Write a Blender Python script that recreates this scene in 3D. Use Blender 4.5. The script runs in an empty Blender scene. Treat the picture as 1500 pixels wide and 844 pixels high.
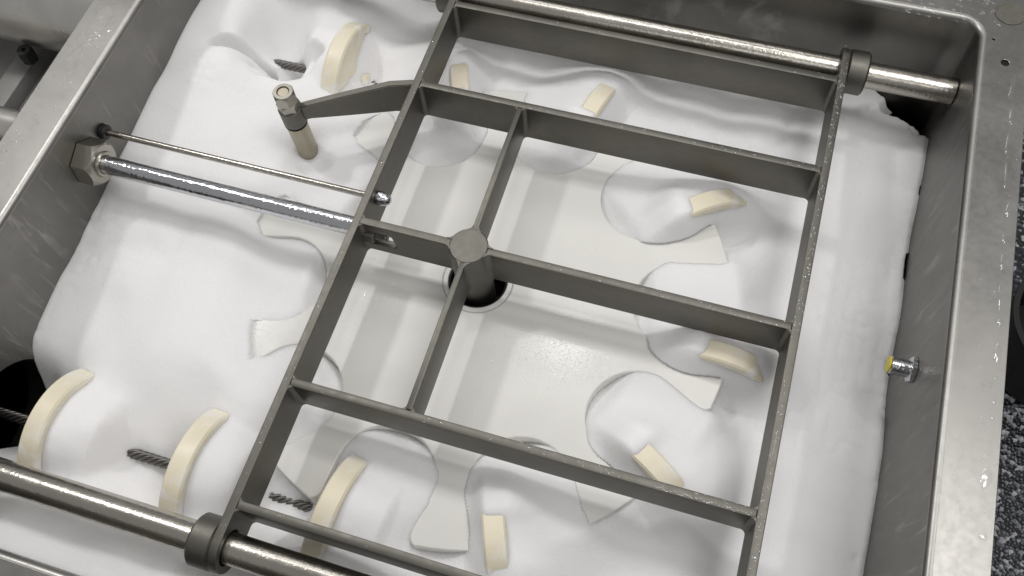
import bpy, bmesh, math, random
import numpy as np
from mathutils import Matrix, Vector

random.seed(7)
rng = np.random.default_rng(7)
S = bpy.context.scene
C = S.collection

# ------------------------------------------------------------------ camera
cam_d = bpy.data.cameras.new('camera')
cam = bpy.data.objects.new('camera', cam_d)
C.objects.link(cam)
S.camera = cam
cam_d.sensor_width = 36.0
cam_d.lens = 36.0 * 1317.9 / 1500.0
cam_d.clip_start = 0.01
cam_d.clip_end = 50
RX = Vector((0.95506539, 0.29223414, -0.04949044))
DN = Vector((0.24128214, -0.8635381, -0.44281473))
FW = Vector((-0.17214246, 0.41097587, -0.89524623))
cam.matrix_world = Matrix(((RX.x, -DN.x, -FW.x, 0.33225), (RX.y, -DN.y, -FW.y, -0.40441),
                           (RX.z, -DN.z, -FW.z, 0.80750), (0, 0, 0, 1)))

# ------------------------------------------------------------------ world and lamps
W = bpy.data.worlds.new('World')
S.world = W
W.use_nodes = True
bg = W.node_tree.nodes['Background']
bg.inputs[0].default_value = (1.0, 0.99, 0.98, 1)
bg.inputs[1].default_value = 0.36


def lamp(name, loc, target, size, power, col=(1, .97, .93), size_y=None):
    d = bpy.data.lights.new(name, 'AREA')
    d.energy = power
    d.color = col
    d.size = size
    if size_y:
        d.shape = 'RECTANGLE'
        d.size_y = size_y
    o = bpy.data.objects.new(name, d)
    C.objects.link(o)
    o.location = loc
    o.rotation_euler = (Vector(target) - Vector(loc)).to_track_quat('-Z', 'Y').to_euler()
    return o


lamp('ceiling_or_fill_light', (-1.25, 0.62, 2.0), (0.1, 0, -0.1), 0.20, 14, (1, .985, .965), 0.16)
lamp('ceiling_or_fill_light', (0.0, 0.86, 2.1), (0.15, 0, -0.1), 0.16, 3.5, (1, .985, .965), 0.14)
lamp('tube_or_fill_light', (0.2, 0.80, 2.15), (0.1, 0, -0.1), 2.6, 9.5, (1, .985, .965), 0.16)
lamp('tube_or_fill_light', (-0.3, 1.9, 2.2), (0.1, 0, -0.1), 2.0, 7, (1, .985, .965), 0.5)
lamp('ceiling_or_fill_light', (1.05, 0.1, 2.2), (0.4, 0, -0.1), 0.7, 15, (1, .985, .965), 0.9)  # added fill light, no known fixture; brightens the foam on the right
lamp('tube_or_fill_light', (1.0, -1.5, 2.3), (0.2, -0.1, -0.1), 2.4, 6.5, (1, .985, .965), 0.6)  # added front fill, no known fixture; lifts near foam and back wall

S.view_settings.view_transform = 'Standard'
S.view_settings.look = 'None'
S.view_settings.exposure = -0.13
S.view_settings.gamma = 1.0
S.render.resolution_x, S.render.resolution_y = 1024, 576
S.render.engine = 'CYCLES'


# ------------------------------------------------------------------ materials
def new_mat(name):
    m = bpy.data.materials.new(name)
    m.use_nodes = True
    nt = m.node_tree
    return m, nt, nt.nodes['Principled BSDF']


def nd(nt, t, **kw):
    n = nt.nodes.new(t)
    for k, v in kw.items():
        if k in n.inputs:
            n.inputs[k].default_value = v
        else:
            setattr(n, k, v)
    return n


def coords(nt, scale=(1, 1, 1), rot=(0, 0, 0), kind='Object'):
    tc = nd(nt, 'ShaderNodeTexCoord')
    mp = nd(nt, 'ShaderNodeMapping')
    mp.inputs['Scale'].default_value = scale
    mp.inputs['Rotation'].default_value = rot
    nt.links.new(tc.outputs[kind], mp.inputs[0])
    return mp.outputs[0]


def noise(nt, vec, scale, detail=4, rough=.55, dist=0):
    n = nd(nt, 'ShaderNodeTexNoise')
    n.inputs['Scale'].default_value = scale
    n.inputs['Detail'].default_value = detail
    n.inputs['Roughness'].default_value = rough
    n.inputs['Distortion'].default_value = dist
    nt.links.new(vec, n.inputs['Vector'])
    return n.outputs['Fac']


def ramp(nt, fac, stops):
    r = nd(nt, 'ShaderNodeValToRGB')
    cr = r.color_ramp
    while len(cr.elements) < len(stops):
        cr.elements.new(.5)
    for e, (p, c) in zip(cr.elements, stops):
        e.position = p
        e.color = c if len(c) == 4 else (*c, 1)
    nt.links.new(fac, r.inputs[0])
    return r.outputs[0]


def mixc(nt, fac, a, b, mode='MIX'):
    m = nd(nt, 'ShaderNodeMix', data_type='RGBA', blend_type=mode)
    if isinstance(fac, (int, float)):
        m.inputs[0].default_value = fac
    else:
        nt.links.new(fac, m.inputs[0])
    for i, v in ((6, a), (7, b)):
        if isinstance(v, tuple):
            m.inputs[i].default_value = (*v, 1)
        else:
            nt.links.new(v, m.inputs[i])
    return m.outputs[2]


def bump(nt, h, strength, dist, bsdf, prev=None):
    b = nd(nt, 'ShaderNodeBump')
    b.inputs['Strength'].default_value = strength
    b.inputs['Distance'].default_value = dist
    nt.links.new(h, b.inputs['Height'])
    if prev is not None:
        nt.links.new(prev, b.inputs['Normal'])
    nt.links.new(b.outputs[0], bsdf.inputs['Normal'])
    return b.outputs[0]


def steel(name, col, rough, rvar=.12, grain=(1, 1, 1), gscale=60, bstr=.05, mottle=.25, streak=None, wet=0.0):
    m, nt, p = new_mat(name)
    v = coords(nt)
    p.inputs['Metallic'].default_value = 1
    g = noise(nt, coords(nt, grain), gscale, 5, .6)
    big = noise(nt, v, 9, 5, .6, .6)
    spots = noise(nt, v, 140, 3, .6)
    dark = tuple(c * (1 - mottle) for c in col)
    c1 = ramp(nt, big, [(.3, dark), (.7, col)])
    c1 = mixc(nt, ramp(nt, spots, [(.62, (0, 0, 0)), (.78, (.35, .35, .35))]), c1, tuple(c * .55 for c in col))
    if streak:
        sc, rot, scl, amt = streak
        s = noise(nt, coords(nt, sc, rot), scl, 4, .6, .5)
        s2 = noise(nt, v, 14, 3, .5)
        sm = ramp(nt, s, [(.56, (0, 0, 0)), (.66, (amt, amt, amt))])
        sm2 = ramp(nt, s2, [(.42, (0, 0, 0)), (.6, (1, 1, 1))])
        fac = mixc(nt, 1.0, sm, sm2, 'MULTIPLY')
        c1 = mixc(nt, fac, c1, (.66, .64, .60))
    nt.links.new(c1, p.inputs['Base Color'])
    rr = ramp(nt, mixc(nt, .5, g, big), [(.3, (rough - rvar,) * 3), (.7, (rough + rvar,) * 3)])
    nt.links.new(rr, p.inputs['Roughness'])
    n1 = bump(nt, g, bstr, .0006, p)
    if wet:
        w = noise(nt, v, 260, 2, .5)
        bump(nt, ramp(nt, w, [(.5, (0, 0, 0)), (.7, (1, 1, 1))]), wet, .0008, p, n1)
    return m


M = {}
M['frame'] = steel('frame_steel', (.195, .187, .167), .50, .11, (1, 1, 6), 90, .09, .32)
M['tank'] = steel('tank_steel', (.36, .351, .335),   .39, .08, (1, 1, 1), 160, .05, .22)
M['wall'] = steel('tank_wall_steel', (.255, .248, .233), .42, .08, (1, 1, .3), 80, .06, .3,
                  streak=((1, 5, .55), (math.radians(38), 0, 0), 17, .26))
M['rod'] = steel('rod_steel', (.50, .475, .43), .24, .07, (.15, 1, 1), 240, .05, .15, wet=.12)
M['chrome'] = steel('chrome', (.62, .63, .66), .12, .04, (.1, 1, 1), 200, .03, .06, wet=.22)
M['nut'] = steel('nut_steel', (.46, .44, .39), .33, .08, (1, 1, 1), 120, .05, .3)
M['pin'] = steel('pin_steel', (.47, .43, .34), .40, .08, (1, 1, .3), 120, .05, .3)
M['rope'] = steel('rope_steel', (.22, .21, .20), .45, .1, (1, 1, 1), 200, .1, .4)
M['pipe'] = steel('pipe_steel', (.72, .70, .66), .30, .06, (1, .1, .1), 80, .05, .2)


def plastic(name, col, rough, var=.06, sss=0.0, bs=.02):
    m, nt, p = new_mat(name)
    v = coords(nt)
    b = noise(nt, v, 12, 4, .5)
    nt.links.new(ramp(nt, b, [(.3, tuple(c * (1 - var) for c in col)), (.7, col)]), p.inputs['Base Color'])
    r = noise(nt, v, 30, 4, .6)
    nt.links.new(ramp(nt, r, [(.35, (rough - .08,) * 3), (.7, (rough + .1,) * 3)]), p.inputs['Roughness'])
    bump(nt, noise(nt, v, 180, 3, .5), bs, .0006, p)
    if sss:
        p.inputs['Subsurface Weight'].default_value = sss
        p.inputs['Subsurface Radius'].default_value = (.006, .005, .004)
        p.inputs['Subsurface Scale'].default_value = 1
    return m


M['wheel'] = plastic('white_plastic', (.80, .79, .755), .50, .05)
# a thin wet film on the wheel, beaded here and there
nt = M['wheel'].node_tree
p = nt.nodes['Principled BSDF']
p.inputs['Coat Weight'].default_value = .28
p.inputs['Coat Roughness'].default_value = .14
v = coords(nt)
bd = ramp(nt, noise(nt, v, 420, 2, .5), [(.58, (0, 0, 0)), (.70, (1, 1, 1))])
mk = ramp(nt, noise(nt, v, 13, 3, .6), [(.45, (.35, .35, .35)), (.64, (1, 1, 1))])
bb = nd(nt, 'ShaderNodeBump')
bb.inputs['Strength'].default_value = 1.0
bb.inputs['Distance'].default_value = .0016
nt.links.new(mixc(nt, 1.0, bd, mk, 'MULTIPLY'), bb.inputs['Height'])
nt.links.new(bb.outputs[0], p.inputs['Coat Normal'])
M['disc'] = plastic('cream_plastic', (.90, .845, .69), .42, .09, .15)
# foam left sticking to the discs
nt = M['disc'].node_tree
p = nt.nodes['Principled BSDF']
src = p.inputs['Base Color'].links[0].from_socket
v = coords(nt)
res = ramp(nt, noise(nt, v, 34, 5, .65, .8), [(.50, (0, 0, 0)), (.64, (.75, .75, .75))])
tan = ramp(nt, noise(nt, v, 22, 3, .5), [(.35, (.72, .62, .43)), (.6, (1, 1, 1))])
nt.links.new(mixc(nt, res, mixc(nt, .22, src, tan, 'MULTIPLY'), (.88, .875, .87)), p.inputs['Base Color'])
M['black'] = plastic('black_rubber', (.012, .012, .012), .5, .2)
M['hole'] = plastic('dark_bore', (.004, .004, .004), .8, .1)  # near-black: shade inside holes put into the colour; the washer uses it too
M['yellow'] = plastic('yellow_plastic', (.72, .60, .05), .4, .2)
M['grey'] = plastic('grey_paint', (.27, .265, .255), .5, .25)


def foam_mat():
    m, nt, p = new_mat('foam')
    v = coords(nt)
    b = noise(nt, v, 16, 4, .55)
    nt.links.new(ramp(nt, b, [(.3, (.86, .855, .86)), (.7, (.885, .88, .888))]), p.inputs['Base Color'])
    p.inputs['Roughness'].default_value = .75
    p.inputs['Specular IOR Level'].default_value = .25
    p.inputs['Subsurface Weight'].default_value = .85
    p.inputs['Subsurface Radius'].default_value = (.014, .0135, .013)
    p.inputs['Subsurface Scale'].default_value = 1
    n1 = bump(nt, noise(nt, v, 60, 6, .7), .16, .003, p)
    vo = nd(nt, 'ShaderNodeTexVoronoi')
    vo.inputs['Scale'].default_value = 520
    nt.links.new(v, vo.inputs['Vector'])
    bump(nt, vo.outputs['Distance'], .30, .0008, p, n1)
    # thin films of foam are see-through: 'film' holds how thick the foam lies on the wheel
    at = nd(nt, 'ShaderNodeAttribute', attribute_name='film')
    nz = noise(nt, v, 190, 4, .7)
    ad = nd(nt, 'ShaderNodeMath', operation='ADD')
    nt.links.new(at.outputs['Fac'], ad.inputs[0])
    sc = nd(nt, 'ShaderNodeMath', operation='MULTIPLY_ADD')
    nt.links.new(nz, sc.inputs[0])
    sc.inputs[1].default_value = .3
    sc.inputs[2].default_value = -.15
    nt.links.new(sc.outputs[0], ad.inputs[1])
    al = nd(nt, 'ShaderNodeMapRange', interpolation_type='SMOOTHSTEP')
    nt.links.new(ad.outputs[0], al.inputs[0])
    al.inputs[1].default_value = .05
    al.inputs[2].default_value = .85
    nt.links.new(al.outputs[0], p.inputs['Alpha'])
    return m


M['foam'] = foam_mat()


def water(name, extra, rough):
    m, nt, p = new_mat(name)
    tr_ = nd(nt, 'ShaderNodeBsdfTransparent')
    gl_ = nd(nt, 'ShaderNodeBsdfGlossy')
    gl_.inputs['Roughness'].default_value = rough
    fz = nd(nt, 'ShaderNodeFresnel')
    fz.inputs['IOR'].default_value = 1.4
    mx = nd(nt, 'ShaderNodeMixShader')
    geo = nd(nt, 'ShaderNodeNewGeometry')
    add_ = nd(nt, 'ShaderNodeMath', operation='ADD')
    add_.inputs[1].default_value = extra
    nt.links.new(fz.outputs[0], add_.inputs[0])
    fac_ = nd(nt, 'ShaderNodeMath', operation='SUBTRACT')
    fac_.use_clamp = True
    nt.links.new(add_.outputs[0], fac_.inputs[0])
    nt.links.new(geo.outputs['Backfacing'], fac_.inputs[1])
    nt.links.new(fac_.outputs[0], mx.inputs[0])
    nt.links.new(tr_.outputs[0], mx.inputs[1])
    nt.links.new(gl_.outputs[0], mx.inputs[2])
    nt.links.new(mx.outputs[0], nt.nodes['Material Output'].inputs['Surface'])
    return m


M['water'] = water('water', .11, .10)
M['clear_water'] = water('clear_water', .05, .10)
m, nt, p = new_mat('terrazzo')
v = coords(nt)
vo = nd(nt, 'ShaderNodeTexVoronoi')
vo.inputs['Scale'].default_value = 150
nt.links.new(v, vo.inputs['Vector'])
sep = nd(nt, 'ShaderNodeSeparateColor')
nt.links.new(vo.outputs['Color'], sep.inputs[0])
nt.links.new(ramp(nt, sep.outputs[0], [(.0, (.008, .009, .012)), (.58, (.015, .017, .022)), (.74, (.075, .085, .10)), (.97, (.42, .43, .45))]),
             p.inputs['Base Color'])
p.inputs['Roughness'].default_value = .3
bump(nt, vo.outputs['Distance'], .5, .004, p)
M['floor'] = m


# ------------------------------------------------------------------ mesh helpers
def finish(name, me, mat, parent=None, smooth=False):
    me.materials.clear()
    me.materials.append(mat)
    if smooth is not False:
        for pl in me.polygons:
            pl.use_smooth = True
        if smooth is not True:
            me.set_sharp_from_angle(angle=math.radians(smooth))
    o = bpy.data.objects.new(name, me)
    C.objects.link(o)
    if parent:
        o.parent = parent
    return o


def pyd(name, v, f, mat, parent=None, smooth=False):
    me = bpy.data.meshes.new(name)
    me.from_pydata(v, [], f)
    me.update()
    return finish(name, me, mat, parent, smooth)


def from_bm(name, bm, mat, parent=None, smooth=False):
    me = bpy.data.meshes.new(name)
    bm.normal_update()
    bm.to_mesh(me)
    bm.free()
    return finish(name, me, mat, parent, smooth)


def thing(name, label, cat, loc=(0, 0, 0), group=None):
    o = bpy.data.objects.new(name, None)
    C.objects.link(o)
    o.location = loc
    o.empty_display_size = .02
    tag(o, label, cat, group)
    return o


def tag(o, label, cat, group=None):
    o['label'] = label
    o['category'] = cat
    if group:
        o['group'] = group
    return o


def box(name, x0, x1, y0, y1, z0, z1, mat, parent=None, bev=.0012):
    bm = bmesh.new()
    bmesh.ops.create_cube(bm, size=1)
    for vv in bm.verts:
        vv.co = Vector(((x0 + x1) / 2 + vv.co.x * (x1 - x0), (y0 + y1) / 2 + vv.co.y * (y1 - y0), (z0 + z1) / 2 + vv.co.z * (z1 - z0)))
    if bev:
        bmesh.ops.bevel(bm, geom=bm.edges[:], offset=bev, segments=2, affect='EDGES', profile=.5)
    return from_bm(name, bm, mat, parent, 35)


AX = {'x': Matrix(((0, 0, 1), (1, 0, 0), (0, 1, 0))), 'y': Matrix(((1, 0, 0), (0, 0, 1), (0, -1, 0))).transposed().transposed(), 'z': Matrix.Identity(3)}


def lathe(name, prof, axis, origin, mat, parent=None, seg=48, smooth=35, closed=False):
    """prof: list of (along, radius); revolved about axis through origin"""
    vs, fs = [], []
    R = AX[axis]
    n = len(prof)
    for a, r in prof:
        for k in range(seg):
            t = 2 * math.pi * k / seg
            vs.append(Vector(origin) + R @ Vector((r * math.cos(t), r * math.sin(t), a)))
    for i in range(n if closed else n - 1):
        j = (i + 1) % n
        for k in range(seg):
            l = (k + 1) % seg
            fs.append((i * seg + k, i * seg + l, j * seg + l, j * seg + k))
    if not closed:
        if prof[0][1] > 1e-6:
            fs.append(tuple(range(seg))[::-1])
        if prof[-1][1] > 1e-6:
            fs.append(tuple((n - 1) * seg + k for k in range(seg)))
    bm = bmesh.new()
    bv = [bm.verts.new(x) for x in vs]
    for f in fs:
        bm.faces.new([bv[i] for i in f])
    bmesh.ops.remove_doubles(bm, verts=bm.verts[:], dist=1e-6)
    bmesh.ops.recalc_face_normals(bm, faces=bm.faces[:])
    return from_bm(name, bm, mat, parent, smooth)


def cyl(name, a0, a1, r, axis, origin, mat, parent=None, ch=.001, seg=48):
    return lathe(name, [(a0, r - ch), (a0 + ch, r), (a1 - ch, r), (a1, r - ch)], axis, origin, mat, parent, seg)


def tube(name, a0, a1, ri, ro, axis, origin, mat, parent=None, ch=.001, seg=48):
    return lathe(name, [(a0, ri), (a0, ro - ch), (a0 + ch, ro), (a1 - ch, ro), (a1, ro - ch), (a1, ri)], axis, origin, mat, parent, seg, closed=True)


def hexnut(name, a0, a1, flat, bore, axis, origin, mat, parent=None, rot=0.0, rimch=.12):
    """hexagonal nut: hex prism, chamfered round at its front face a1, bored"""
    R = AX[axis]
    rc = flat / math.cos(math.pi / 6)
    seg = 48
    ch = (a1 - a0) * .16
    bm = bmesh.new()

    def rad(t):
        u = (t % (math.pi / 3)) - math.pi / 6
        return flat / math.cos(u)
    rings = []
    prof = []
    for a, mode in ((a0, 'h'), (a1 - ch, 'm'), (a1, 'c'), (a1, 'b'), (a0, 'b')):
        ring = []
        for k in range(seg):
            t = 2 * math.pi * k / seg
            h = rad(t)
            aa = a
            if mode == 'h':
                r = h
            elif mode == 'm':
                r = h
                aa = a1 - (h - flat * .97) / (rc - flat * .97) * ch * 1.4 - .0002
            elif mode == 'c':
                r = flat * .95
            else:
                r = bore
            ring.append(bm.verts.new(Vector(origin) + R @ Vector((r * math.cos(t + rot), r * math.sin(t + rot), aa))))
        rings.append(ring)
    for i in range(5):
        A, B = rings[i], rings[(i + 1) % 5]
        for k in range(seg):
            l = (k + 1) % seg
            bm.faces.new((A[k], A[l], B[l], B[k]))
    bmesh.ops.recalc_face_normals(bm, faces=bm.faces[:])
    return from_bm(name, bm, mat, parent, 28)


def plate(name, outline, holes, thick, mat, parent=None, bev=.001, rot=None, loc=(0, 0, 0), res=2):
    """flat plate in local XY, extruded symmetrically by thick, with holes"""
    cu = bpy.data.curves.new(name, 'CURVE')
    cu.dimensions = '2D'
    cu.fill_mode = 'BOTH'
    cu.extrude = max(thick / 2 - bev, 1e-5)
    cu.bevel_depth = bev
    cu.bevel_resolution = res
    cu.offset = -bev
    for pts in [outline] + holes:
        sp = cu.splines.new('POLY')
        sp.points.add(len(pts) - 1)
        for q, (x, y) in zip(sp.points, pts):
            q.co = (x, y, 0, 1)
        sp.use_cyclic_u = True
    o = bpy.data.objects.new(name, cu)
    C.objects.link(o)
    dg = bpy.context.evaluated_depsgraph_get()
    me = bpy.data.meshes.new_from_object(o.evaluated_get(dg))
    bpy.data.objects.remove(o)
    bpy.data.curves.remove(cu)
    mt = Matrix.Translation(loc) @ (rot.to_4x4() if rot else Matrix.Identity(4))
    me.transform(mt)
    return finish(name, me, mat, parent, 30)


def circ(cx, cy, r, n=40):
    return [(cx + r * math.cos(2 * math.pi * k / n), cy + r * math.sin(2 * math.pi * k / n)) for k in range(n)]


def rrect(x0, x1, y0, y1, r, n=8):
    out = []
    for cx, cy, a in ((x1 - r, y1 - r, 0), (x0 + r, y1 - r, 90), (x0 + r, y0 + r, 180), (x1 - r, y0 + r, 270)):
        for k in range(n + 1):
            t = math.radians(a + 90 * k / n)
            out.append((cx + r * math.cos(t), cy + r * math.sin(t)))
    return out


ROT_YZ = Matrix(((0, 0, 1), (1, 0, 0), (0, 1, 0)))     # local x->world y, local y->world z, normal->world x
ROT_XZ = Matrix(((1, 0, 0), (0, 0, -1), (0, 1, 0)))    # local x->world x, local y->world z

# ------------------------------------------------------------------ dimensions
XL, XR, YF, YB, ZR = -0.341, 0.580, -0.409, 0.392, 0.040
ZFLOOR = -0.30
T = 0.0087
TM = 0.0064
H = 0.054
WF = 0.45
XM = 0.120
BARS = [0.311, 0.1873, 0.0, -0.1873, -0.311]
ROD_Y, ROD_Z, ROD_R = 0.347, -0.025, 0.0150
WC = (0.124, -0.008)
WZ = -0.088
ROPE_R, ROPE_Z = 0.270, -0.127
HOLE = (0.1205, 0.0055)

# ------------------------------------------------------------------ floor of the room
fl = pyd('floor', [(-3, -3, -.85), (4, -3, -.85), (4, 4, -.85), (-3, 4, -.85)], [(0, 1, 2, 3)], M['floor'])
fl['kind'] = 'structure'

# ------------------------------------------------------------------ tank
tank = thing('wash_tank', 'open stainless steel wash tank with wide flat rim, filled with foam', 'tank', (.12, 0, ZFLOOR))
tank_off = Vector((-.12, 0, -ZFLOOR))


def child(o, par):
    """parent keeping the world place"""
    o.parent = par
    o.matrix_parent_inverse = par.matrix_basis.inverted()
    return o


def loft(name, rings, mat, parent, smooth=40):
    n = len(rings[0])
    vs = [q for r in rings for q in r]
    fs = []
    for i in range(len(rings) - 1):
        for k in range(n):
            l = (k + 1) % n
            fs.append((i * n + k, i * n + l, (i + 1) * n + l, (i + 1) * n + k))
    o = pyd(name, vs, fs, mat, None, smooth)
    return child(o, parent)


def ring(off, z, r0=.022):
    r = r0 + off
    return [(x, y, z) for x, y in rrect(XL - off, XR + off, YF - off, YB + off, r, 10)]


# inner walls: back, right and front with rounded corners; the left one is a pierced plate
RC = .022
prof_z = [ZFLOOR, -.2, -.1, 0, ZR - .006]
path = rrect(XL, XR, YF, YB, RC, 10)
# path order: corner (x1,y1), (x0,y1), (x0,y0), (x1,y0); the left wall lies between index 21 and 22
order = path[22:] + path[:22]
vs, fs = [], []
for z in prof_z:
    vs += [(x, y, z) for x, y in order]
n = len(order)
for i in range(len(prof_z) - 1):
    for k in range(n - 1):
        fs.append((i * n + k, i * n + k + 1, (i + 1) * n + k + 1, (i + 1) * n + k))
child(pyd('wall', vs, fs, M['wall'], None, 40), tank)
lw = plate('wall', [(YF + RC, ZFLOOR), (YB - RC, ZFLOOR), (YB - RC, ZR - .006), (YF + RC, ZR - .006)],
           [circ(-.285, -.140, .0765, 64), circ(.262, -.150, .0765, 64), circ(.040, -.016, .0085, 24)],
           .003, M['wall'], None, .0002, ROT_YZ, (XL - .0015, 0, 0))
child(lw, tank)
# rounded lip
rings = []
for k in range(9):
    a = math.pi / 2 * k / 8
    rings.append(ring(.006 * (1 - math.cos(a)), ZR - .006 + .006 * math.sin(a)))
loft('lip', rings, M['tank'], tank)
inner = rrect(XL - .006, XR + .006, YF - .006, YB + .006, RC + .006, 10)
rim = plate('rim', rrect(XL - .056, XR + .051, YF - .075, YB + .13, .012, 6),
            [inner[::-1], circ(.6075, .3405, .0042, 20), circ(.594, .370, .0017, 12), circ(.6085, .4105, .013, 32)],
            .003, M['tank'], None, .0006, None, (0, 0, ZR - .0015 - .0002))
child(rim, tank)
# folded skirt below the rim's outer edge
sk = [[(x, y, z) for x, y in rrect(XL - .0555, XR + .0505, YF - .0745, YB + .1295, .012, 6)] for z in (ZR - .003, ZR - .05)]
loft('skirt', sk, M['tank'], tank)
child(pyd('tank_floor', [(XL, YF, ZFLOOR), (XR, YF, ZFLOOR), (XR, YB, ZFLOOR), (XL, YB, ZFLOOR)], [(0, 1, 2, 3)], M['wall']), tank)
child(lathe('corner_socket', [(-.012, .0), (-.012, .0115), (-.001, .0125), (.0006, .0138), (.0006, .0155), (0, .0160)], 'z', (.6085, .4105, ZR + .0003), M['nut']), tank)
child(lathe('rim_hole_dark_cup', [(-.02, 0), (-.02, .0045), (-.002, .0045)], 'z', (.6075, .3405, ZR), M['hole'], seg=24), tank)  # near-black cup, the hole's inner shade given by its colour

# tubes that the rope runs through, outside the left wall
for nm, yy, lab in (('inlet_tube', -.285, 'dark steel tube mouth in tank wall where lower rope enters'),
                    ('outlet_tube', .262, 'dark steel tube mouth in tank wall behind upper rope')):
    o = lathe(nm, [(-.045, .0), (-.045, .0755), (-.0032, .0755), (-.0032, .080), (-.045, .080)], 'x', (XL, yy, -.140 if yy < 0 else -.150), M['pipe'])
    tag(o, lab, 'tube')

# ------------------------------------------------------------------ sliding frame
fr = thing('sliding_frame', 'welded grey steel bar frame with round centre hub above the white wheel', 'frame', (XM, 0, -H))


def fchild(o):
    return child(o, fr)


def rail_outline():
    """side rail in the YZ plane, ends rounded about the guide rods"""
    pts = []
    R = H / 2
    for k in range(17):
        a = math.radians(-90 + 180 * k / 16)
        pts.append((ROD_Y + .0 + .024 * math.cos(a), -R + R * math.sin(a)))
    for k in range(17):
        a = math.radians(90 + 180 * k / 16)
        pts.append((-ROD_Y + .024 * math.cos(a), -R + R * math.sin(a)))
    return pts


rod_holes = [circ(ROD_Y, ROD_Z, ROD_R + .002), circ(-ROD_Y, ROD_Z, ROD_R + .002)]
for xc in (-T / 2, WF + T / 2):
    fchild(plate('side_rail', rail_outline(), rod_holes, T, M['frame'], None, .0009, ROT_YZ, (xc, 0, 0)))
for i, y in enumerate(BARS):
    if i == 2:
        # left part is pierced by a window round the piston end
        win = [(.006, -.014), (.030, -.014), (.0335, -.017), (.036, -.036), (.033, -.040), (.006, -.040)]
        fchild(plate('cross_bar', [(0.0002, -H), (XM - .014, -H), (XM - .014, 0), (0.0002, 0)], [win], T, M['frame'], None, .0009, ROT_XZ, (0, y, 0)))
        fchild(box('cross_bar', XM + .014, WF - .0002, y - T / 2, y + T / 2, -H, 0, M['frame']))
    else:
        fchild(box('cross_bar', .0002, WF - .0002, y - T / 2, y + T / 2, -H, 0, M['frame']))
for y0, y1 in ((BARS[3] + T / 2 + .0002, -.014), (.014, BARS[1] - T / 2 - .0002)):
    fchild(box('centre_rail', XM - TM / 2, XM + TM / 2, y0, y1, -H, 0.0003, M['frame']))
fchild(cyl('hub', -.118, .0012, .0205, 'z', (XM, 0, 0), M['frame'], None, .0012, 64))


def fillet(x, y, sx, sy, r=.0045):
    """concave weld in a corner, as tall as the bars"""
    bm = bmesh.new()
    pts = [(-.001, -.001), (r, -.001), (r, 0)]
    for k in range(1, 6):
        a = math.radians(270 - 90 * k / 6)
        pts.append((r + r * math.cos(a), r + r * math.sin(a)))
    pts += [(0, r), (-.001, r)]
    lo, hi = [], []
    for px, py in pts:
        lo.append(bm.verts.new((x + sx * px, y + sy * py, -H + .0008)))
        hi.append(bm.verts.new((x + sx * px, y + sy * py, -.0007)))
    bm.faces.new(hi)
    bm.faces.new(lo[::-1])
    k = len(pts)
    for i in range(k):
        bm.faces.new((lo[i], lo[(i + 1) % k], hi[(i + 1) % k], hi[i]))
    bmesh.ops.recalc_face_normals(bm, faces=bm.faces[:])
    fchild(from_bm('weld', bm, M['frame'], None, 40))


for i, y in enumerate(BARS):
    for s in (-1, 1):
        fillet(0, y + s * T / 2, 1, s)
        fillet(WF, y + s * T / 2, -1, s)
for s in (-1, 1):
    fillet(XM + s * TM / 2, BARS[1] - T / 2, s, -1)
    fillet(XM + s * TM / 2, BARS[3] + T / 2, s, 1)
def hub_fillet(w, d, s, R=.0205, rf=.007):
    xc = math.sqrt((R + rf) ** 2 - (w + rf) ** 2)
    b0 = math.atan2(w + rf, xc)
    pts = [(xc, w - .001), (xc, w)]
    for k in range(1, 7):
        a = -math.pi / 2 - (math.pi / 2 - b0) * k / 6
        pts.append((xc + rf * math.cos(a), w + rf + rf * math.sin(a)))
    pts.append((R * .8 * math.cos(b0), R * .8 * math.sin(b0)))
    pts.append((R * .8, w - .001))
    bm = bmesh.new()
    lo, hi = [], []
    for u, v_ in pts:
        v_ *= s
        X_, Y_ = u * d[0] - v_ * d[1], u * d[1] + v_ * d[0]
        lo.append(bm.verts.new((XM + X_, Y_, -H + .0008)))
        hi.append(bm.verts.new((XM + X_, Y_, .0008)))
    bm.faces.new(hi)
    bm.faces.new(lo[::-1])
    k = len(pts)
    for i in range(k):
        bm.faces.new((lo[i], lo[(i + 1) % k], hi[(i + 1) % k], hi[i]))
    bmesh.ops.recalc_face_normals(bm, faces=bm.faces[:])
    fchild(from_bm('weld', bm, M['frame'], None, 40))


for d, w in (((1, 0), T / 2), ((-1, 0), T / 2), ((0, 1), TM / 2), ((0, -1), TM / 2)):
    for s_ in (-1, 1):
        hub_fillet(w, d, s_)
# bushings on the guide rods, outside each rail
for x0, x1 in ((-T - .0235, -T - .0002), (WF + T + .0002, WF + T + .0235)):
    for s in (-1, 1):
        fchild(tube('bushing', x0, x1, ROD_R + .0008, .0248, 'x', (0, s * ROD_Y, ROD_Z), M['frame'], None, .0022, 64))
# tapered bracket arm out to the pin
PIN = Vector((-.138, .123))
a0 = Vector((-T + .001, BARS[1] - .001))
a1 = Vector((-.034, .1775))
a2 = PIN + (a1 - PIN).normalized() * .011
hw = .0042


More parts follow.
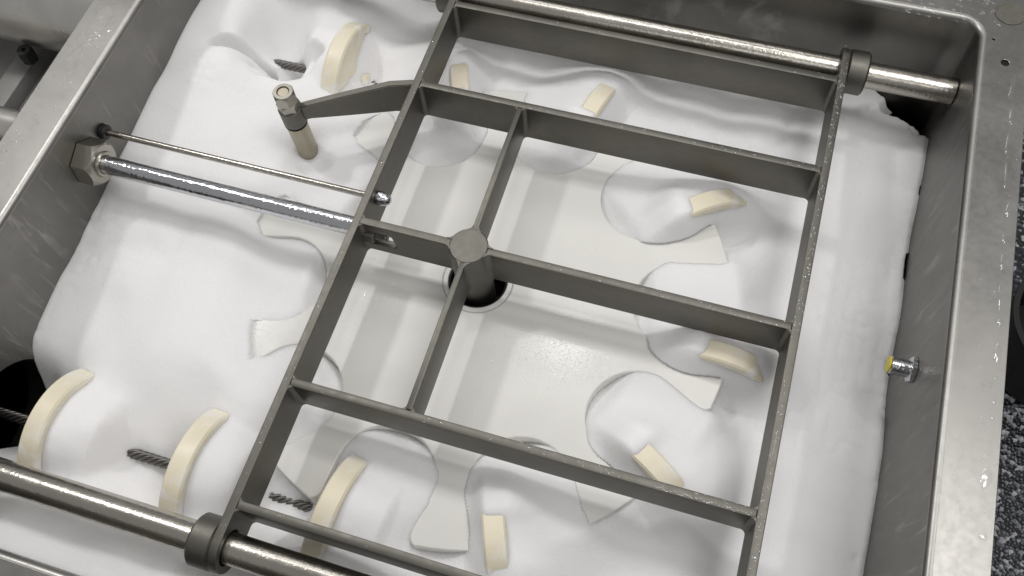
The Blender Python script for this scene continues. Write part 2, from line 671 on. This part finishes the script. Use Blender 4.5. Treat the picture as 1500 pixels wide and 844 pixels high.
def arm():
    bm = bmesh.new()
    st = []
    path = [(a0, 0.0, -.0495), (a1, 0.0, -.0465), (a1.lerp(a2, .5), -.004, -.039), (a1.lerp(a2, .92), -.0085, -.032), (a2, -.010, -.033)]
    for i, (c, zt, zb) in enumerate(path):
        d = ((path[min(i + 1, 4)][0] - path[max(i - 1, 0)][0])).normalized()
        nx = Vector((-d.y, d.x)) * hw
        st.append([bm.verts.new((c.x + s * nx.x, c.y + s * nx.y, z)) for s, z in ((-1, zb), (1, zb), (1, zt), (-1, zt))])
    for A, B in zip(st, st[1:]):
        for k in range(4):
            bm.faces.new((A[k], A[(k + 1) % 4], B[(k + 1) % 4], B[k]))
    bm.faces.new(st[0])
    bm.faces.new(st[-1][::-1])
    bmesh.ops.recalc_face_normals(bm, faces=bm.faces[:])
    ed = [e for e in bm.edges if e.calc_face_angle(0) > .9]
    bmesh.ops.bevel(bm, geom=ed, offset=.0009, segments=2, affect='EDGES')
    return from_bm('bracket_arm', bm, M['frame'], None, 35)


fchild(arm())
fchild(tube('pin_sleeve', -.036, -.009, .0075, .0138, 'z', (PIN.x, PIN.y, 0), M['frame'], None, .001))

# pin bolted through the bracket
pin = thing('guide_pin', 'upright bolted steel pin standing in the foam at bracket end', 'pin', (PIN.x, PIN.y, -.13))
child(lathe('pin_shaft', [(-.145, .0105), (-.138, .0122), (-.040, .0126), (-.0385, .0115), (-.0375, .0070), (.016, .0070), (.0172, .0060)], 'z', (PIN.x, PIN.y, 0), M['pin']), pin)
child(tube('washer', -.0385, -.0366, .0072, .0136, 'z', (PIN.x, PIN.y, 0), M['hole'], None, .0003), pin)
child(hexnut('hex_nut', -.0085, .0012, .0116, .0068, 'z', (PIN.x, PIN.y, 0), M['nut'], None, .5), pin)
child(hexnut('hex_nut', .0022, .0185, .0116, .0072, 'z', (PIN.x, PIN.y, 0), M['nut'], None, .15), pin)

# ------------------------------------------------------------------ guide rods
g = cyl('guide_rod', XL - .02, XR - .0005, ROD_R, 'x', (0, ROD_Y, ROD_Z), M['rod'], None, .001, 64)
tag(g, 'wet round steel guide rod along the far side of the tank', 'rod', 'frame guide rods')
g = cyl('guide_rod', XL - .02, XR - .0005, ROD_R, 'x', (0, -ROD_Y, ROD_Z), M['rod'], None, .001, 64)
tag(g, 'wet round steel guide rod crossing the lower left, nearest the viewer', 'rod', 'frame guide rods')

# ------------------------------------------------------------------ piston, its gland nut, thin rod
PZ = -.0185
pi_ = thing('piston_rod', 'polished chrome piston rod from the big hex nut to the frame', 'rod', (-.17, 0, PZ))
child(cyl('shaft', XL - .02, -T - .0002, .0107, 'x', (0, 0, PZ), M['chrome'], None, .001), pi_)
child(hexnut('end_nut', .0003, .0125, .0085, .0052, 'x', (0, 0, PZ - .008), M['rope'], None, .3), pi_)
child(lathe('threaded_end', [(.001, .0050)] + [(.0012 + .0009 * k, .0050 - .0006 * (k % 2)) for k in range(26)] + [(.026, .0040)], 'x', (0, 0, PZ - .008), M['rope'], seg=24), pi_)
gn = thing('gland_nut', 'large grey hex nut round the piston rod on tank wall', 'nut', (XL, 0, PZ))
child(hexnut('hex_body', XL + .0008, XL + .0235, .0232, .0150, 'x', (0, 0, PZ), M['nut'], None, .38), gn)
child(lathe('collar', [(XL + .012, .0152), (XL + .0245, .0152), (XL + .0262, .0142), (XL + .0262, .0112), (XL + .012, .0112)], 'x', (0, 0, PZ), M['nut'], closed=True), gn)
tr = thing('thin_rod', 'thin steel rod beside the piston rod ending in a domed nut', 'rod', (-.17, .040, -.016))
child(cyl('shaft', XL - .03, .004, .0036, 'x', (0, .040, -.018), M['rod'], None, .0006, 24), tr)
child(lathe('domed_nut', [(.0005, .0080), (.006, .0082), (.0075, .0074), (.0105, .0070), (.0140, .0054), (.0158, .0030), (.0164, 0)], 'x', (0, .040, -.018), M['chrome'], seg=24), tr)
gr = tube('rubber_grommet', XL - .006, XL + .007, .0040, .0088, 'x', (0, .040, -.018), M['black'], None, .0012, 24)
tag(gr, 'black rubber grommet where the thin rod leaves the tank wall', 'grommet')

# ------------------------------------------------------------------ proximity sensor on the right wall
SY, SZ = .0095, -.050
se = thing('proximity_sensor', 'small chrome sensor with yellow face screwed into right tank wall', 'sensor', (XR, SY, SZ))
child(cyl('barrel', XR - .0235, XR - .0002, .0089, 'x', (0, SY, SZ), M['chrome'], None, .0006, 32), se)
child(cyl('sensing_face', XR - .0258, XR - .0236, .0086, 'x', (0, SY, SZ), M['yellow'], None, .0006, 32), se)
o = hexnut('lock_nut', -.0055, -.0008, .0125, .0088, 'x', (0, 0, 0), M['chrome'], None, .25)
o.data.transform(Matrix.Translation((XR - .0060, SY, SZ)) @ Matrix.Rotation(math.pi, 4, 'Z'))
child(o, se)

# ------------------------------------------------------------------ white wheel
NT, PHASE = 10, math.radians(29)
R_OUT, U_HW, U_C = .2815, .0510, .2235


def wheel_outline():
    pts = []
    pitch = 2 * math.pi / NT
    rc = .013
    for k in range(NT):
        th = PHASE + k * pitch
        pa = th + pitch / 2             # pocket after this tooth
        # tip arc of the tooth
        half_tip = pitch / 2 - math.asin(U_HW / R_OUT)
        ht = half_tip - rc / R_OUT * .95
        for j in range(7):
            a = th - ht + 2 * ht * j / 6
            pts.append((R_OUT * math.cos(a), R_OUT * math.sin(a)))
        ca, sa = math.cos(pa), math.sin(pa)

        def loc(u, w):
            return (u * ca - w * sa, u * sa + w * ca)
        rl = math.sqrt(R_OUT ** 2 - U_HW ** 2)
        # rounded corner then straight flank (slightly undercut) down to the semicircle
        for j in range(1, 5):
            a = math.radians(90 * j / 5)
            pts.append(loc(rl - rc + rc * math.cos(a) - .0005, -U_HW - rc + rc * math.sin(a)))
        pts.append(loc(rl - rc, -U_HW))
        for j in range(21):
            a = math.radians(-90 - 180 * j / 20)
            u = U_C + U_HW * math.cos(a)
            w = (U_HW + .0018 * abs(math.sin(a))) * math.sin(a)
            pts.append(loc(u, w))
        pts.append(loc(rl - rc, U_HW))
        for j in range(1, 5):
            a = math.radians(90 - 90 * j / 5)
            pts.append(loc(rl - rc + rc * math.cos(a) - .0005, U_HW + rc - rc * math.sin(a)))
    return [(x + WC[0], y + WC[1]) for x, y in pts]


wh = thing('sprocket_wheel', 'white plastic sprocket wheel with rounded pockets lying in the foam', 'wheel', (WC[0], WC[1], WZ - .07))
th_w = .066
child(plate('wheel_body', wheel_outline(), [circ(HOLE[0], HOLE[1], .0395, 64)[::-1]], th_w, M['wheel'], None, .0018, None, (0, 0, WZ - th_w / 2), 3), wh)
child(lathe('bearing_ring', [(-.06, .0335), (-.0006, .0335), (.0002, .0342), (.0002, .0384), (-.0006, .0392), (-.06, .0392)], 'z', (HOLE[0], HOLE[1], WZ), M['wheel'], seg=64, closed=True), wh)
child(lathe('dark_bore_cup', [(-.06, .0), (-.060, .0333), (-.0022, .0333), (-.0022, .0312), (-.055, .0312), (-.055, 0)], 'z', (HOLE[0], HOLE[1], WZ), M['hole'], seg=64), wh)  # black groove ring, and a near-black cup painting the shade down the bore

# ------------------------------------------------------------------ rope with its discs
DISC_PHASE = math.radians(4)
yt, yb = WC[1] + ROPE_R, WC[1] - ROPE_R


def rope_path(step=.002):
    P = []
    L = XL - .10
    n = int((WC[0] - L) / step)
    for i in range(n):
        P.append(Vector((L + (WC[0] - L) * i / n, yb, ROPE_Z)))
    m = int(math.pi * ROPE_R / step)
    for i in range(m):
        a = -math.pi / 2 + math.pi * i / m
        P.append(Vector((WC[0] + ROPE_R * math.cos(a), WC[1] + ROPE_R * math.sin(a), ROPE_Z)))
    for i in range(n + 1):
        P.append(Vector((WC[0] + (L - WC[0]) * i / n, yt, ROPE_Z)))
    return P


rp = thing('conveyor_rope', 'steel wire rope carrying cream discs round the white wheel', 'rope', (WC[0], yb, ROPE_Z))
P = rope_path()
vs, fs = [], []
seg = 6
for s in range(6):
    base = len(vs)
    for i, q in enumerate(P):
        d = (P[min(i + 1, len(P) - 1)] - P[max(i - 1, 0)]).normalized()
        up = Vector((0, 0, 1))
        sd = d.cross(up).normalized()
        a = i * .002 / .045 * 2 * math.pi + s * math.pi / 3
        c = q + (up * math.sin(a) + sd * math.cos(a)) * .0038
        for k in range(seg):
            b = 2 * math.pi * k / seg
            vs.append(c + (up * math.sin(b) + sd * math.cos(b)) * .0023)
    for i in range(len(P) - 1):
        for k in range(seg):
            l = (k + 1) % seg
            fs.append((base + i * seg + k, base + i * seg + l, base + (i + 1) * seg + l, base + (i + 1) * seg + k))
child(pyd('cable', vs, fs, M['rope'], None, True), rp)
DISC_R, DISC_T = .0728, .0150
dprof = [(-.026, .0085), (-.024, .013), (-.014, .016), (-.0090, .030), (-.0090, DISC_R - .0110), (-.0112, DISC_R - .0100), (-.0112, DISC_R - .0022), (-.0092, DISC_R),
         (.0092, DISC_R), (.0112, DISC_R - .0022), (.0112, DISC_R - .0100), (.0090, DISC_R - .0110), (.0090, .030), (.014, .016), (.024, .013), (.026, .0085)]
proto = lathe('disc', dprof, 'x', (0, 0, 0), M['disc'], None, 64)
dme = proto.data
bpy.data.objects.remove(proto)
DISCS = []
for k in range(-2, 4):
    a = DISC_PHASE + k * 2 * math.pi / NT + math.radians({0: -6.5, 1: -3.5}.get(k, 0))
    DISCS.append((WC[0] + ROPE_R * math.cos(a), WC[1] + ROPE_R * math.sin(a), a + math.pi / 2))
DISCS += [(.063, yb - .002, math.radians(-4)), (-.096, yb, 0), (-.260, yb, 0), (-.142, yt, math.pi)]
for x, y, a in DISCS:
    o = bpy.data.objects.new('disc', dme)
    C.objects.link(o)
    o.location = (x, y, ROPE_Z)
    o.rotation_euler = (0, 0, a)
    o.parent = rp
    o.matrix_parent_inverse = rp.matrix_basis.inverted()


# ------------------------------------------------------------------ foam
def vnoise(x, y, scale, seed):
    r = np.random.default_rng(seed)
    g = r.random((96, 96))
    u, v = x / scale + 40.37, y / scale + 40.71
    i, j = np.floor(u).astype(int), np.floor(v).astype(int)
    fu, fv = u - i, v - j
    fu = fu * fu * fu * (fu * (fu * 6 - 15) + 10)
    fv = fv * fv * fv * (fv * (fv * 6 - 15) + 10)
    i %= 96
    j %= 96
    i1, j1 = (i + 1) % 96, (j + 1) % 96
    return (g[i, j] * (1 - fu) * (1 - fv) + g[i1, j] * fu * (1 - fv) + g[i, j1] * (1 - fu) * fv + g[i1, j1] * fu * fv) * 2 - 1


def smax(a, b, k):
    h = np.clip(.5 + .5 * (a - b) / k, 0, 1)
    return b + (a - b) * h + k * h * (1 - h)


def smin(a, b, k):
    return -smax(-a, -b, k)


def sstep(e0, e1, x):
    t = np.clip((x - e0) / (e1 - e0), 0, 1)
    return t * t * (3 - 2 * t)


CTRL = [  # x, y, z of the foam's large shape
    (-.34, .37, -.035), (-.34, .25, -.040), (-.34, .165, -.050), (-.34, .07, -.062), (-.34, -.025, -.074), (-.34, -.12, -.086), (-.34, -.19, -.095),
    (-.34, -.30, -.140), (-.34, -.40, -.10), (-.25, .12, -.058), (-.25, .0, -.074), (-.25, -.10, -.083), (-.26, -.19, -.085),
    (-.18, .17, -.080), (-.16, .05, -.090), (-.15, -.05, -.097), (-.15, -.14, -.097), (-.19, -.15, -.088), (-.10, .10, -.096), (-.13, .118, -.116),
    (-.06, .14, -.088), (-.17, -.20, -.084), (-.06, -.21, -.084), (-.24, .22, -.075), (-.20, .31, -.075), (-.10, .34, -.085), (-.25, .36, -.045),
    (0, .36, -.085), (.1, .36, -.100), (.2, .34, -.105), (.3, .33, -.105), (.4, .34, -.105), (.5, .34, -.098), (.56, .33, -.095),
    (.58, .30, -.110), (.58, .19, -.140), (.58, .035, -.146), (.58, -.18, -.142), (.58, -.35, -.14), (.48, .25, -.104), (.48, .1, -.108),
    (.48, -.05, -.110), (.48, -.2, -.108), (.45, -.35, -.105), (.54, .1, -.120), (.54, -.1, -.122), (.54, -.25, -.120), (.43, .18, -.108), (.43, 0, -.108), (.42, -.15, -.108), (.34, -.28, -.108),
    (.25, -.37, -.085), (.1, -.39, -.072), (0, -.395, -.062), (-.1, -.40, -.050), (-.22, -.40, -.046), (-.1, -.36, -.085), (-.2, -.36, -.082), (.30, .26, -.100), (.12, .30, -.105), (.02, .30, -.1),
    (.124, -.008, -.13), (.22, .05, -.115), (.05, -.1, -.115), (.2, -.1, -.115), (.05, .08, -.115),
]


# cross-section of the foam heaped on each disc in the wheel's pockets, smoothed
PT = np.linspace(-.26, .12, 381)
PZ_ = np.interp(PT, [-.24, -.135, -.105, -.085, -.06, -.035, -.012, .008, .020, .034, .048, .064, .078, .090],
                [-.30, -.150, -.118, -.092, -.0690, -.0625, -.0640, -.0590, -.0500, -.0525, -.064, -.081, -.094, -.11])
kern = np.exp(-(np.arange(-18, 19) / 6.0) ** 2)
PZ_ = np.convolve(np.pad(PZ_, 18, mode='edge'), kern / kern.sum(), mode='valid')


def foam_z(x, y):
    ct = np.array(CTRL)
    num = np.zeros_like(x)
    den = np.zeros_like(x)
    for cx, cy, cz in ct:
        w = 1 / (((x - cx) ** 2 + (y - cy) ** 2) + .0038) ** 1.8
        num += w * cz
        den += w
    z = num / den
    amp = .35 + .65 * sstep(.50, .40, x)
    wx, wy = x + .012 * vnoise(x, y, .05, 61), y + .012 * vnoise(x, y, .05, 62)
    n1, n2 = vnoise(wx, wy, .085, 1), vnoise(wx, wy, .040, 2)
    z += amp * (.013 * (np.sqrt(n1 * n1 + .03) - .35) + .003 * (np.sqrt(n2 * n2 + .015) - .35)) + .0005 * vnoise(x, y, .022, 3)
    # wheel pockets
    dx, dy = x - WC[0], y - WC[1]
    rho = np.hypot(dx, dy)
    th = np.arctan2(dy, dx)
    pitch = 2 * math.pi / NT
    ph = (th - PHASE - pitch / 2 + pitch / 2) % pitch - pitch / 2
    pu, pw = rho * np.cos(ph), rho * np.sin(ph)
    dpk = np.where(pu > .222, np.abs(pw), np.hypot(pu - .222, pw))
    pock = WZ - .0022 + .0050 * (1 - np.clip(dpk / .052, 0, 1) ** 2) + .003 * np.clip((pu - .2) / .08, -.15, 1)
    pock = pock + .0030 - .0075 * sstep(.051, .068, dpk + .003 * vnoise(x, y, .02, 81))
    inw = sstep(.320, .283, rho)
    left = sstep(-.02, -.10, x)           # the left pockets lie half buried
    pock = pock - left * .001
    core = sstep(.20, .16, rho)
    z = z * (1 - inw) + pock * inw
    pk_save = dpk
    z = z * (1 - core) + (WZ - .03) * core
    # on the left the foam closes over the tooth tips
    zl = WZ - .0035 + .0015 * vnoise(x, y, .05, 9) + .018 * sstep(.235, .310, rho + .016 * vnoise(x, y, .07, 10))
    wl = sstep(-.03, -.10, x) * sstep(.40, .32, rho) * sstep(.18, .21, rho) * sstep(.26, .20, y) * sstep(-.215, -.17, y)
    z = z * (1 - wl) + zl * wl
    # the rope runs in a low trough towards the wheel
    tr_ = np.exp(-(np.abs(y - yb) / .062) ** 3) * sstep(.05, -.02, x) * sstep(-.36, -.30, x)
    z = z * (1 - tr_) + (-.112 + .003 * vnoise(x, y, .04, 14)) * tr_
    # mounds of foam pushed by the discs
    for (cx, cy, a) in DISCS:
        ex, ey = math.cos(a), math.sin(a)
        s = (x - cx) * ex + (y - cy) * ey
        t = -(x - cx) * ey + (y - cy) * ex
        straight = cx < .02 and cy < 0 or cx < -.05 or abs(cx - .063) < .001
        if not straight:
            rel = np.arctan2(np.sin(th - (a - math.pi / 2)), np.cos(th - (a - math.pi / 2)))
            s = rel * ROPE_R
            t = ROPE_R - rho
        n1 = vnoise(x, y, .045, 21)
        if straight:
            t = t - .003
            rr = .0655 - .010 * sstep(.0, .055, s) - .062 * sstep(.050, .080, s)
            rr = rr + .0022 * n1
            rr = np.where(s < .003, rr - (.003 - s) * 3.2, rr)
            rr = np.clip(rr, .0, .08)
            hh = ROPE_Z + np.sqrt(np.clip(rr ** 2 - t ** 2, 0, None))
            hh = np.where(rr > np.abs(t), hh, -.2 )
        else:
            # t > 0 is towards the wheel's centre
            prof = np.interp(t, PT, PZ_)
            hm = prof + .12
            fall = np.where(s > 0, 1 - sstep(.012, .105 - .04 * np.clip(t / .06, 0, 1), s), 1 - sstep(.006, .040, -s))
            hh = -.12 + hm * (.12 + .88 * fall) + .002 * n1 * fall - .10 * sstep(.25, 0, fall)
        z = smax(z, hh, .012 if straight else .020)
        if not straight and cx > .3 and cy > -.05:
            z = z - .030 * np.exp(-((s + .028) / .018) ** 2 - ((t + .024) / .034) ** 2)
        if straight:
            # hollow where the rope shows between two mounds
            hol = np.exp(-((s - .098) / .034) ** 4 - ((t + .010) / (.026 if cy < 0 else .046)) ** 2)
            z = z - hol * ((.024 if cx < -.2 else .012) if cy < 0 else .058)
            hol2 = np.exp(-((s + .032) / (.022 if cy < 0 else .030)) ** 2 - (t / .060) ** 2)
            z = z - hol2 * (.020 if cy < 0 else .046)
    # torn pockets in the foam at the far left
    def pit(cx, cy, rx, ry, rot, dep, sharp=2):
        c, s_ = math.cos(rot), math.sin(rot)
        u, v = (x - cx) * c + (y - cy) * s_, -(x - cx) * s_ + (y - cy) * c
        d = np.sqrt((u / rx) ** 2 + (v / ry) ** 2) + .18 * vnoise(x, y, .018, 33)
        return -dep * sstep(1.15, .75 if sharp > 1 else .2, d)
    z = z + pit(-.279, .236, .034, .0085, .43, .050) + pit(-.212, .240, .044, .028, .3, .034)
    z = z + .012 * np.exp(-((x + .262) / .030) ** 2 - ((y - .205) / .028) ** 2)
    z = z + pit(-.118, .100, .022, .012, .5, .012, 1)
    z = z - .024 * np.exp(-(((x - PIN.x) / .026) ** 2 + ((y - PIN.y + .006) / .026) ** 2))
    z = z + pit(-.085, .335, .05, .03, .2, .02, 1)
    # inlet cavity at the lower left
    d = np.hypot((x + .345) / .062, (y + .270) / .054)
    z = z - .075 * sstep(1.1, .55, d + .15 * vnoise(x, y, .03, 12))
    z += .00025 * vnoise(x, y, .008, 4)
    return z


def wheel_cover(x, y):
    """1 where the wheel body lies under the point"""
    dx, dy = x - WC[0], y - WC[1]
    rho = np.hypot(dx, dy)
    pitch = 2 * math.pi / NT
    ph = (np.arctan2(dy, dx) - PHASE) % pitch - pitch / 2
    pu, pw = rho * np.cos(ph), rho * np.sin(ph)
    d = np.where(pu > U_C, np.abs(pw), np.hypot(pu - U_C, pw))
    return sstep(.0540, .0558, d - np.clip(rho - .266, 0, 1) * 1.1) * sstep(.2795, .2775, rho)


nx, ny = 560, 488
gx = np.linspace(XL - .0008, XR + .0008, nx)
gy = np.linspace(YF - .0008, YB + .0008, ny)
X, Y = np.meshgrid(gx, gy)
Z = foam_z(X, Y)


def blur(a, sg):
    k = np.exp(-.5 * (np.arange(-3 * sg, 3 * sg + 1) / sg) ** 2)
    k /= k.sum()
    m = 3 * sg
    a = np.apply_along_axis(lambda r: np.convolve(np.pad(r, m, mode='edge'), k, mode='valid'), 0, a)
    return np.apply_along_axis(lambda r: np.convolve(np.pad(r, m, mode='edge'), k, mode='valid'), 1, a)


# foam settles smooth: soften everything but the torn hollows at the far left and the discs' own mounds
soft = np.ones_like(Z)
for (cx, cy, a) in DISCS:
    soft *= 1 - .85 * np.exp(-(((X - cx) ** 2 + (Y - cy) ** 2) / .055 ** 2) ** 2)
soft *= 1 - .9 * np.exp(-(((X + .255) / .06) ** 2 + ((Y - .235) / .04) ** 2) ** 2)
for cx, cy in ((-.165, yb), (.0, yb), (-.235, yt)):
    soft *= 1 - .9 * np.exp(-(((X - cx) / .05) ** 2 + ((Y - cy) / .035) ** 2) ** 2)
soft *= np.where(np.hypot(X - WC[0], Y - WC[1]) < .30, .25, 1)
soft = blur(soft, 5)
Z = Z * (1 - soft) + blur(Z, 7) * soft
wx_ = X + .014 * vnoise(X, Y, .06, 63)
wy_ = Y + .014 * vnoise(X, Y, .06, 64)
Z += .0045 * np.sqrt(vnoise(wx_, wy_, .058, 65) ** 2 + .012) * sstep(-.2, .4, vnoise(X, Y, .12, 66)) * sstep(.29, .36, np.hypot(X - WC[0], Y - WC[1]))
Z += .0014 * np.abs(vnoise(X, Y, .014, 71)) * sstep(.0, .5, vnoise(X, Y, .08, 72)) * sstep(.28, .33, np.hypot(X - WC[0], Y - WC[1]))
# ragged edge: foam clings short of the right wall and leaves the far right corner open
edge = XR + .0025 - .0060 * (vnoise(X, Y, .022, 51) > .62) * (vnoise(X, Y, .022, 51) - .62) * 5 - .0008 * (1 + vnoise(X, Y, .05, 52))
dc = np.hypot((X - .582) / .066, (Y - .394) / .042) + .22 * vnoise(X, Y, .022, 53) + .10 * vnoise(X, Y, .009, 54)
keep = (X < edge + .0) & (dc > 1.0)
Z = Z - .004 * sstep(.007, 0, edge - X) - .02 * sstep(1.25, 1.0, dc)
idx = np.arange(nx * ny).reshape(ny, nx)
q = np.stack([idx[:-1, :-1], idx[:-1, 1:], idx[1:, 1:], idx[1:, :-1]], -1)
kk = keep[:-1, :-1] & keep[1:, 1:] & keep[:-1, 1:] & keep[1:, :-1]
q = q[kk].reshape(-1, 4)
used = np.zeros(nx * ny, bool)
used[q.ravel()] = True
remap = np.cumsum(used) - 1
co = np.stack([X.ravel(), Y.ravel(), Z.ravel()], -1)[used]
q = remap[q]
me = bpy.data.meshes.new('foam')
me.vertices.add(len(co))
me.vertices.foreach_set('co', co.astype(np.float32).ravel())
me.loops.add(q.size)
me.loops.foreach_set('vertex_index', q.astype(np.int32).ravel())
me.polygons.add(len(q))
me.polygons.foreach_set('loop_start', np.arange(0, q.size, 4, dtype=np.int32))
me.update(calc_edges=True)
film = 1 - wheel_cover(X, Y) * (1 - np.clip((Z - WZ) / .0050, 0, 1))
fa = me.attributes.new('film', 'FLOAT', 'POINT')
fa.data.foreach_set('value', film.ravel()[used].astype(np.float32))
foam = finish('foam', me, M['foam'], None, True)
foam['label'] = 'thick white soap foam filling the steel tank round the wheel'
foam['category'] = 'foam'
foam['kind'] = 'stuff'


# ------------------------------------------------------------------ water drops
def drops(name, items, label, mat='water'):
    """items: (x, y, z, rx, ry, h, rot) flattened domes on horizontal faces, joined"""
    vs, fs = [], []
    for (x, y, z, rx, ry, h, ro) in items:
        n, rows = 10, 3
        b = len(vs)
        c, s = math.cos(ro), math.sin(ro)
        for r in range(rows):
            f = math.cos(math.pi / 2 * r / rows)
            zz = math.sin(math.pi / 2 * r / rows) * h
            for k in range(n):
                a = 2 * math.pi * k / n
                wob = 1 + .12 * math.sin(a * 2 + x * 900) + .08 * math.sin(a * 3 + y * 700)
                u, v = rx * f * math.cos(a) * wob, ry * f * math.sin(a) * wob
                vs.append((x + u * c - v * s, y + u * s + v * c, z + zz))
        vs.append((x, y, z + h))
        for r in range(rows - 1):
            for k in range(n):
                l = (k + 1) % n
                fs.append((b + r * n + k, b + r * n + l, b + (r + 1) * n + l, b + (r + 1) * n + k))
        for k in range(n):
            fs.append((b + (rows - 1) * n + k, b + (rows - 1) * n + (k + 1) % n, b + rows * n))
    o = pyd(name, vs, fs, M[mat], None, True)
    o['label'] = label
    o['category'] = 'water'
    o['kind'] = 'stuff'
    return o


it = []
for _ in range(260):       # right rail carries the most
    y = random.choice([-.22, -.12, .02, .09, .16, .24, .31]) + random.gauss(0, .028)
    y = max(-.30, min(.36, y))
    r = random.uniform(.0006, .0017)
    it.append((WF + random.uniform(.0012, T - .0012), y, -.0001, r, r * random.uniform(.8, 1.5), r * .6, random.random() * 3))
for _ in range(150):
    b = random.choice([0, 1, 1, 2, 3, 3, 4])
    x = .45 * random.random() ** .6
    r = random.uniform(.0006, .0016)
    it.append((x, BARS[b] + random.uniform(-.0035, .0035), -.0001, r * random.uniform(1, 1.8), r, r * .6, 0))
for _ in range(120):
    r = random.uniform(.0004, .0010)
    it.append((-random.uniform(.001, T - .001), random.uniform(-.36, .33), -.0001, r, r * 1.3, r * .6, 0))
for k in range(26):        # water lying along bar 3 and right rail
    it.append((.36 + .0033 * k, BARS[3] - .0022 + .001 * math.sin(k * 1.7), -.0002, .0030, .0010 + .0004 * math.sin(k), .0009, .05))
for k in range(12):
    it.append((WF + .004, -.135 + .0024 * k - .002, -.0002, .0008, .0024, .0008, 0))
drops('frame_drops', it, 'fine water drops lying along the top edges of frame bars')


def in_wheel(x, y):
    dx, dy = x - WC[0], y - WC[1]
    r = math.hypot(dx, dy)
    return .05 < r < .168


it = []
clus = [(.232, -.068, .030, 520), (.205, -.075, .045, 380), (.005, -.062, .022, 260), (.228, .086, .010, 40), (.11, -.12, .04, 120), (-.045, -.115, .010, 40), (.12, 0, .14, 220)]
for cx, cy, sg, n_ in clus:
    for _ in range(n_):
        x, y = random.gauss(cx, sg), random.gauss(cy, sg)
        if not in_wheel(x, y) and not (-.08 < x < -.01 and -.14 < y < -.09):
            continue
        r = random.uniform(.00035, .0010) * random.choice([1, 1, 1, 1.5])
        it.append((x, y, WZ - .00005, r, r * random.uniform(.8, 1.3), r * .55, random.random() * 3))
drops('wheel_drops', it, 'tiny water drops sparkling on the white wheel face', 'clear_water')

it = []
for (y, rx, ry) in ((.16, .0028, .012), (.125, .0024, .007), (.10, .0030, .010), (.062, .0020, .014), (.035, .003, .006), (.004, .0030, .013), (-.022, .0018, .0022), (-.045, .0020, .003),
                    (-.060, .0022, .0026), (-.115, .0048, .011), (-.165, .0034, .0042), (.20, .002, .02), (.24, .0022, .018), (.275, .003, .014), (.31, .0025, .02)):
    it.append((.6215 - (.004 if y > .18 else 0) + random.uniform(-.0015, .0015), y, ZR + .0012 - .0013, rx, ry, .0011, random.uniform(-.12, .12)))
for _ in range(70):
    y = random.uniform(-.25, .33)
    r = random.uniform(.0004, .0011)
    it.append((random.choice([random.gauss(.6205, .003), random.uniform(.595, .625)]), y, ZR - .0001, r, r * random.uniform(.9, 1.8), r * .6, 0))
for _ in range(170):
    y = random.uniform(.385, .47)
    x = random.uniform(.50, .60)
    r = random.uniform(.0006, .0020)
    it.append((x, y, ZR - .0001, r * 1.6, r, r * .5, random.uniform(-.4, .4)))
for _ in range(46):        # left rim
    y = random.gauss(.125, .012)
    x = -.369 + (y - .125) * .2 + random.gauss(0, .006)
    r = random.uniform(.0006, .0019)
    it.append((x, y, ZR - .0001, r * 1.5, r, r * .6, random.random() * 3))
for _ in range(90):
    y = random.uniform(-.06, .22)
    r = random.uniform(.0004, .0013)
    it.append((-.372 - .0 + .012 * math.sin(y * 40) + random.gauss(0, .006), y, ZR - .0001, r, r * random.uniform(.8, 1.6), r * .5, random.random() * 3))
drops('rim_water', it, 'water drops and runs lying on the flat tank rim')

it = []
for _ in range(260):
    x, y = random.uniform(XL + .02, XR - .02), random.uniform(YF + .02, YB - .03)
    if math.hypot(x - WC[0], y - WC[1]) < .18:
        continue
    j, i = int((y - gy[0]) / (gy[1] - gy[0])), int((x - gx[0]) / (gx[1] - gx[0]))
    if not keep[j, i]:
        continue
    r = random.uniform(.0004, .0009)
    it.append((x, y, float(Z[j, i]) + .0001, r, r, r, 0))
drops('foam_bubbles', it, 'small shiny bubbles scattered over the white foam', 'clear_water')

# ------------------------------------------------------------------ machinery outside the left rim
pt = thing('steel_pipe', 'large polished steel pipe running outside the left tank rim', 'pipe', (-.55, .22, -.02))
child(cyl('pipe_body', -1.2, -.405, .062, 'x', (0, .224, -.045), M['pipe'], None, .002, 64), pt)
child(hexnut('hex_nut', -.048, -.028, .009, .003, 'z', (-.553, .160, -.045), M['black'], None, .2), pt)
child(hexnut('hex_nut', -.048, -.028, .009, .003, 'z', (-.480, .160, -.045), M['black'], None, .5), pt)
o = cyl('steel_tube', -1.2, -.405, .021, 'x', (0, .040, -.06), M['pipe'], None, .002, 48)
tag(o, 'narrow bright steel tube below the large pipe at left edge', 'tube')
o = box('machine_casing', -1.2, -.43, -.2, .5, -.30, -.14, M['grey'], None, .006)
tag(o, 'pale grey machine casing glimpsed below the pipes at left edge', 'casing')
o = box('support_bar', -.60, -.57, -.1, .4, -.1395, -.115, M['grey'], None, .003)
tag(o, 'flat steel support bar below the large pipe at left', 'bar')

# ------------------------------------------------------------------ black tub on the floor at right
tb = thing('black_tub', 'round black rubber tub on the speckled floor at right edge', 'tub', (1.10, .50, -.85))
child(lathe('tub_body', [(-.85, .0), (-.85, .115), (-.845, .12), (-.70, .130), (-.697, .136), (-.690, .136), (-.690, .126), (-.84, .114), (-.84, 0)], 'z', (1.055, .49, 0), M['black']), tb)
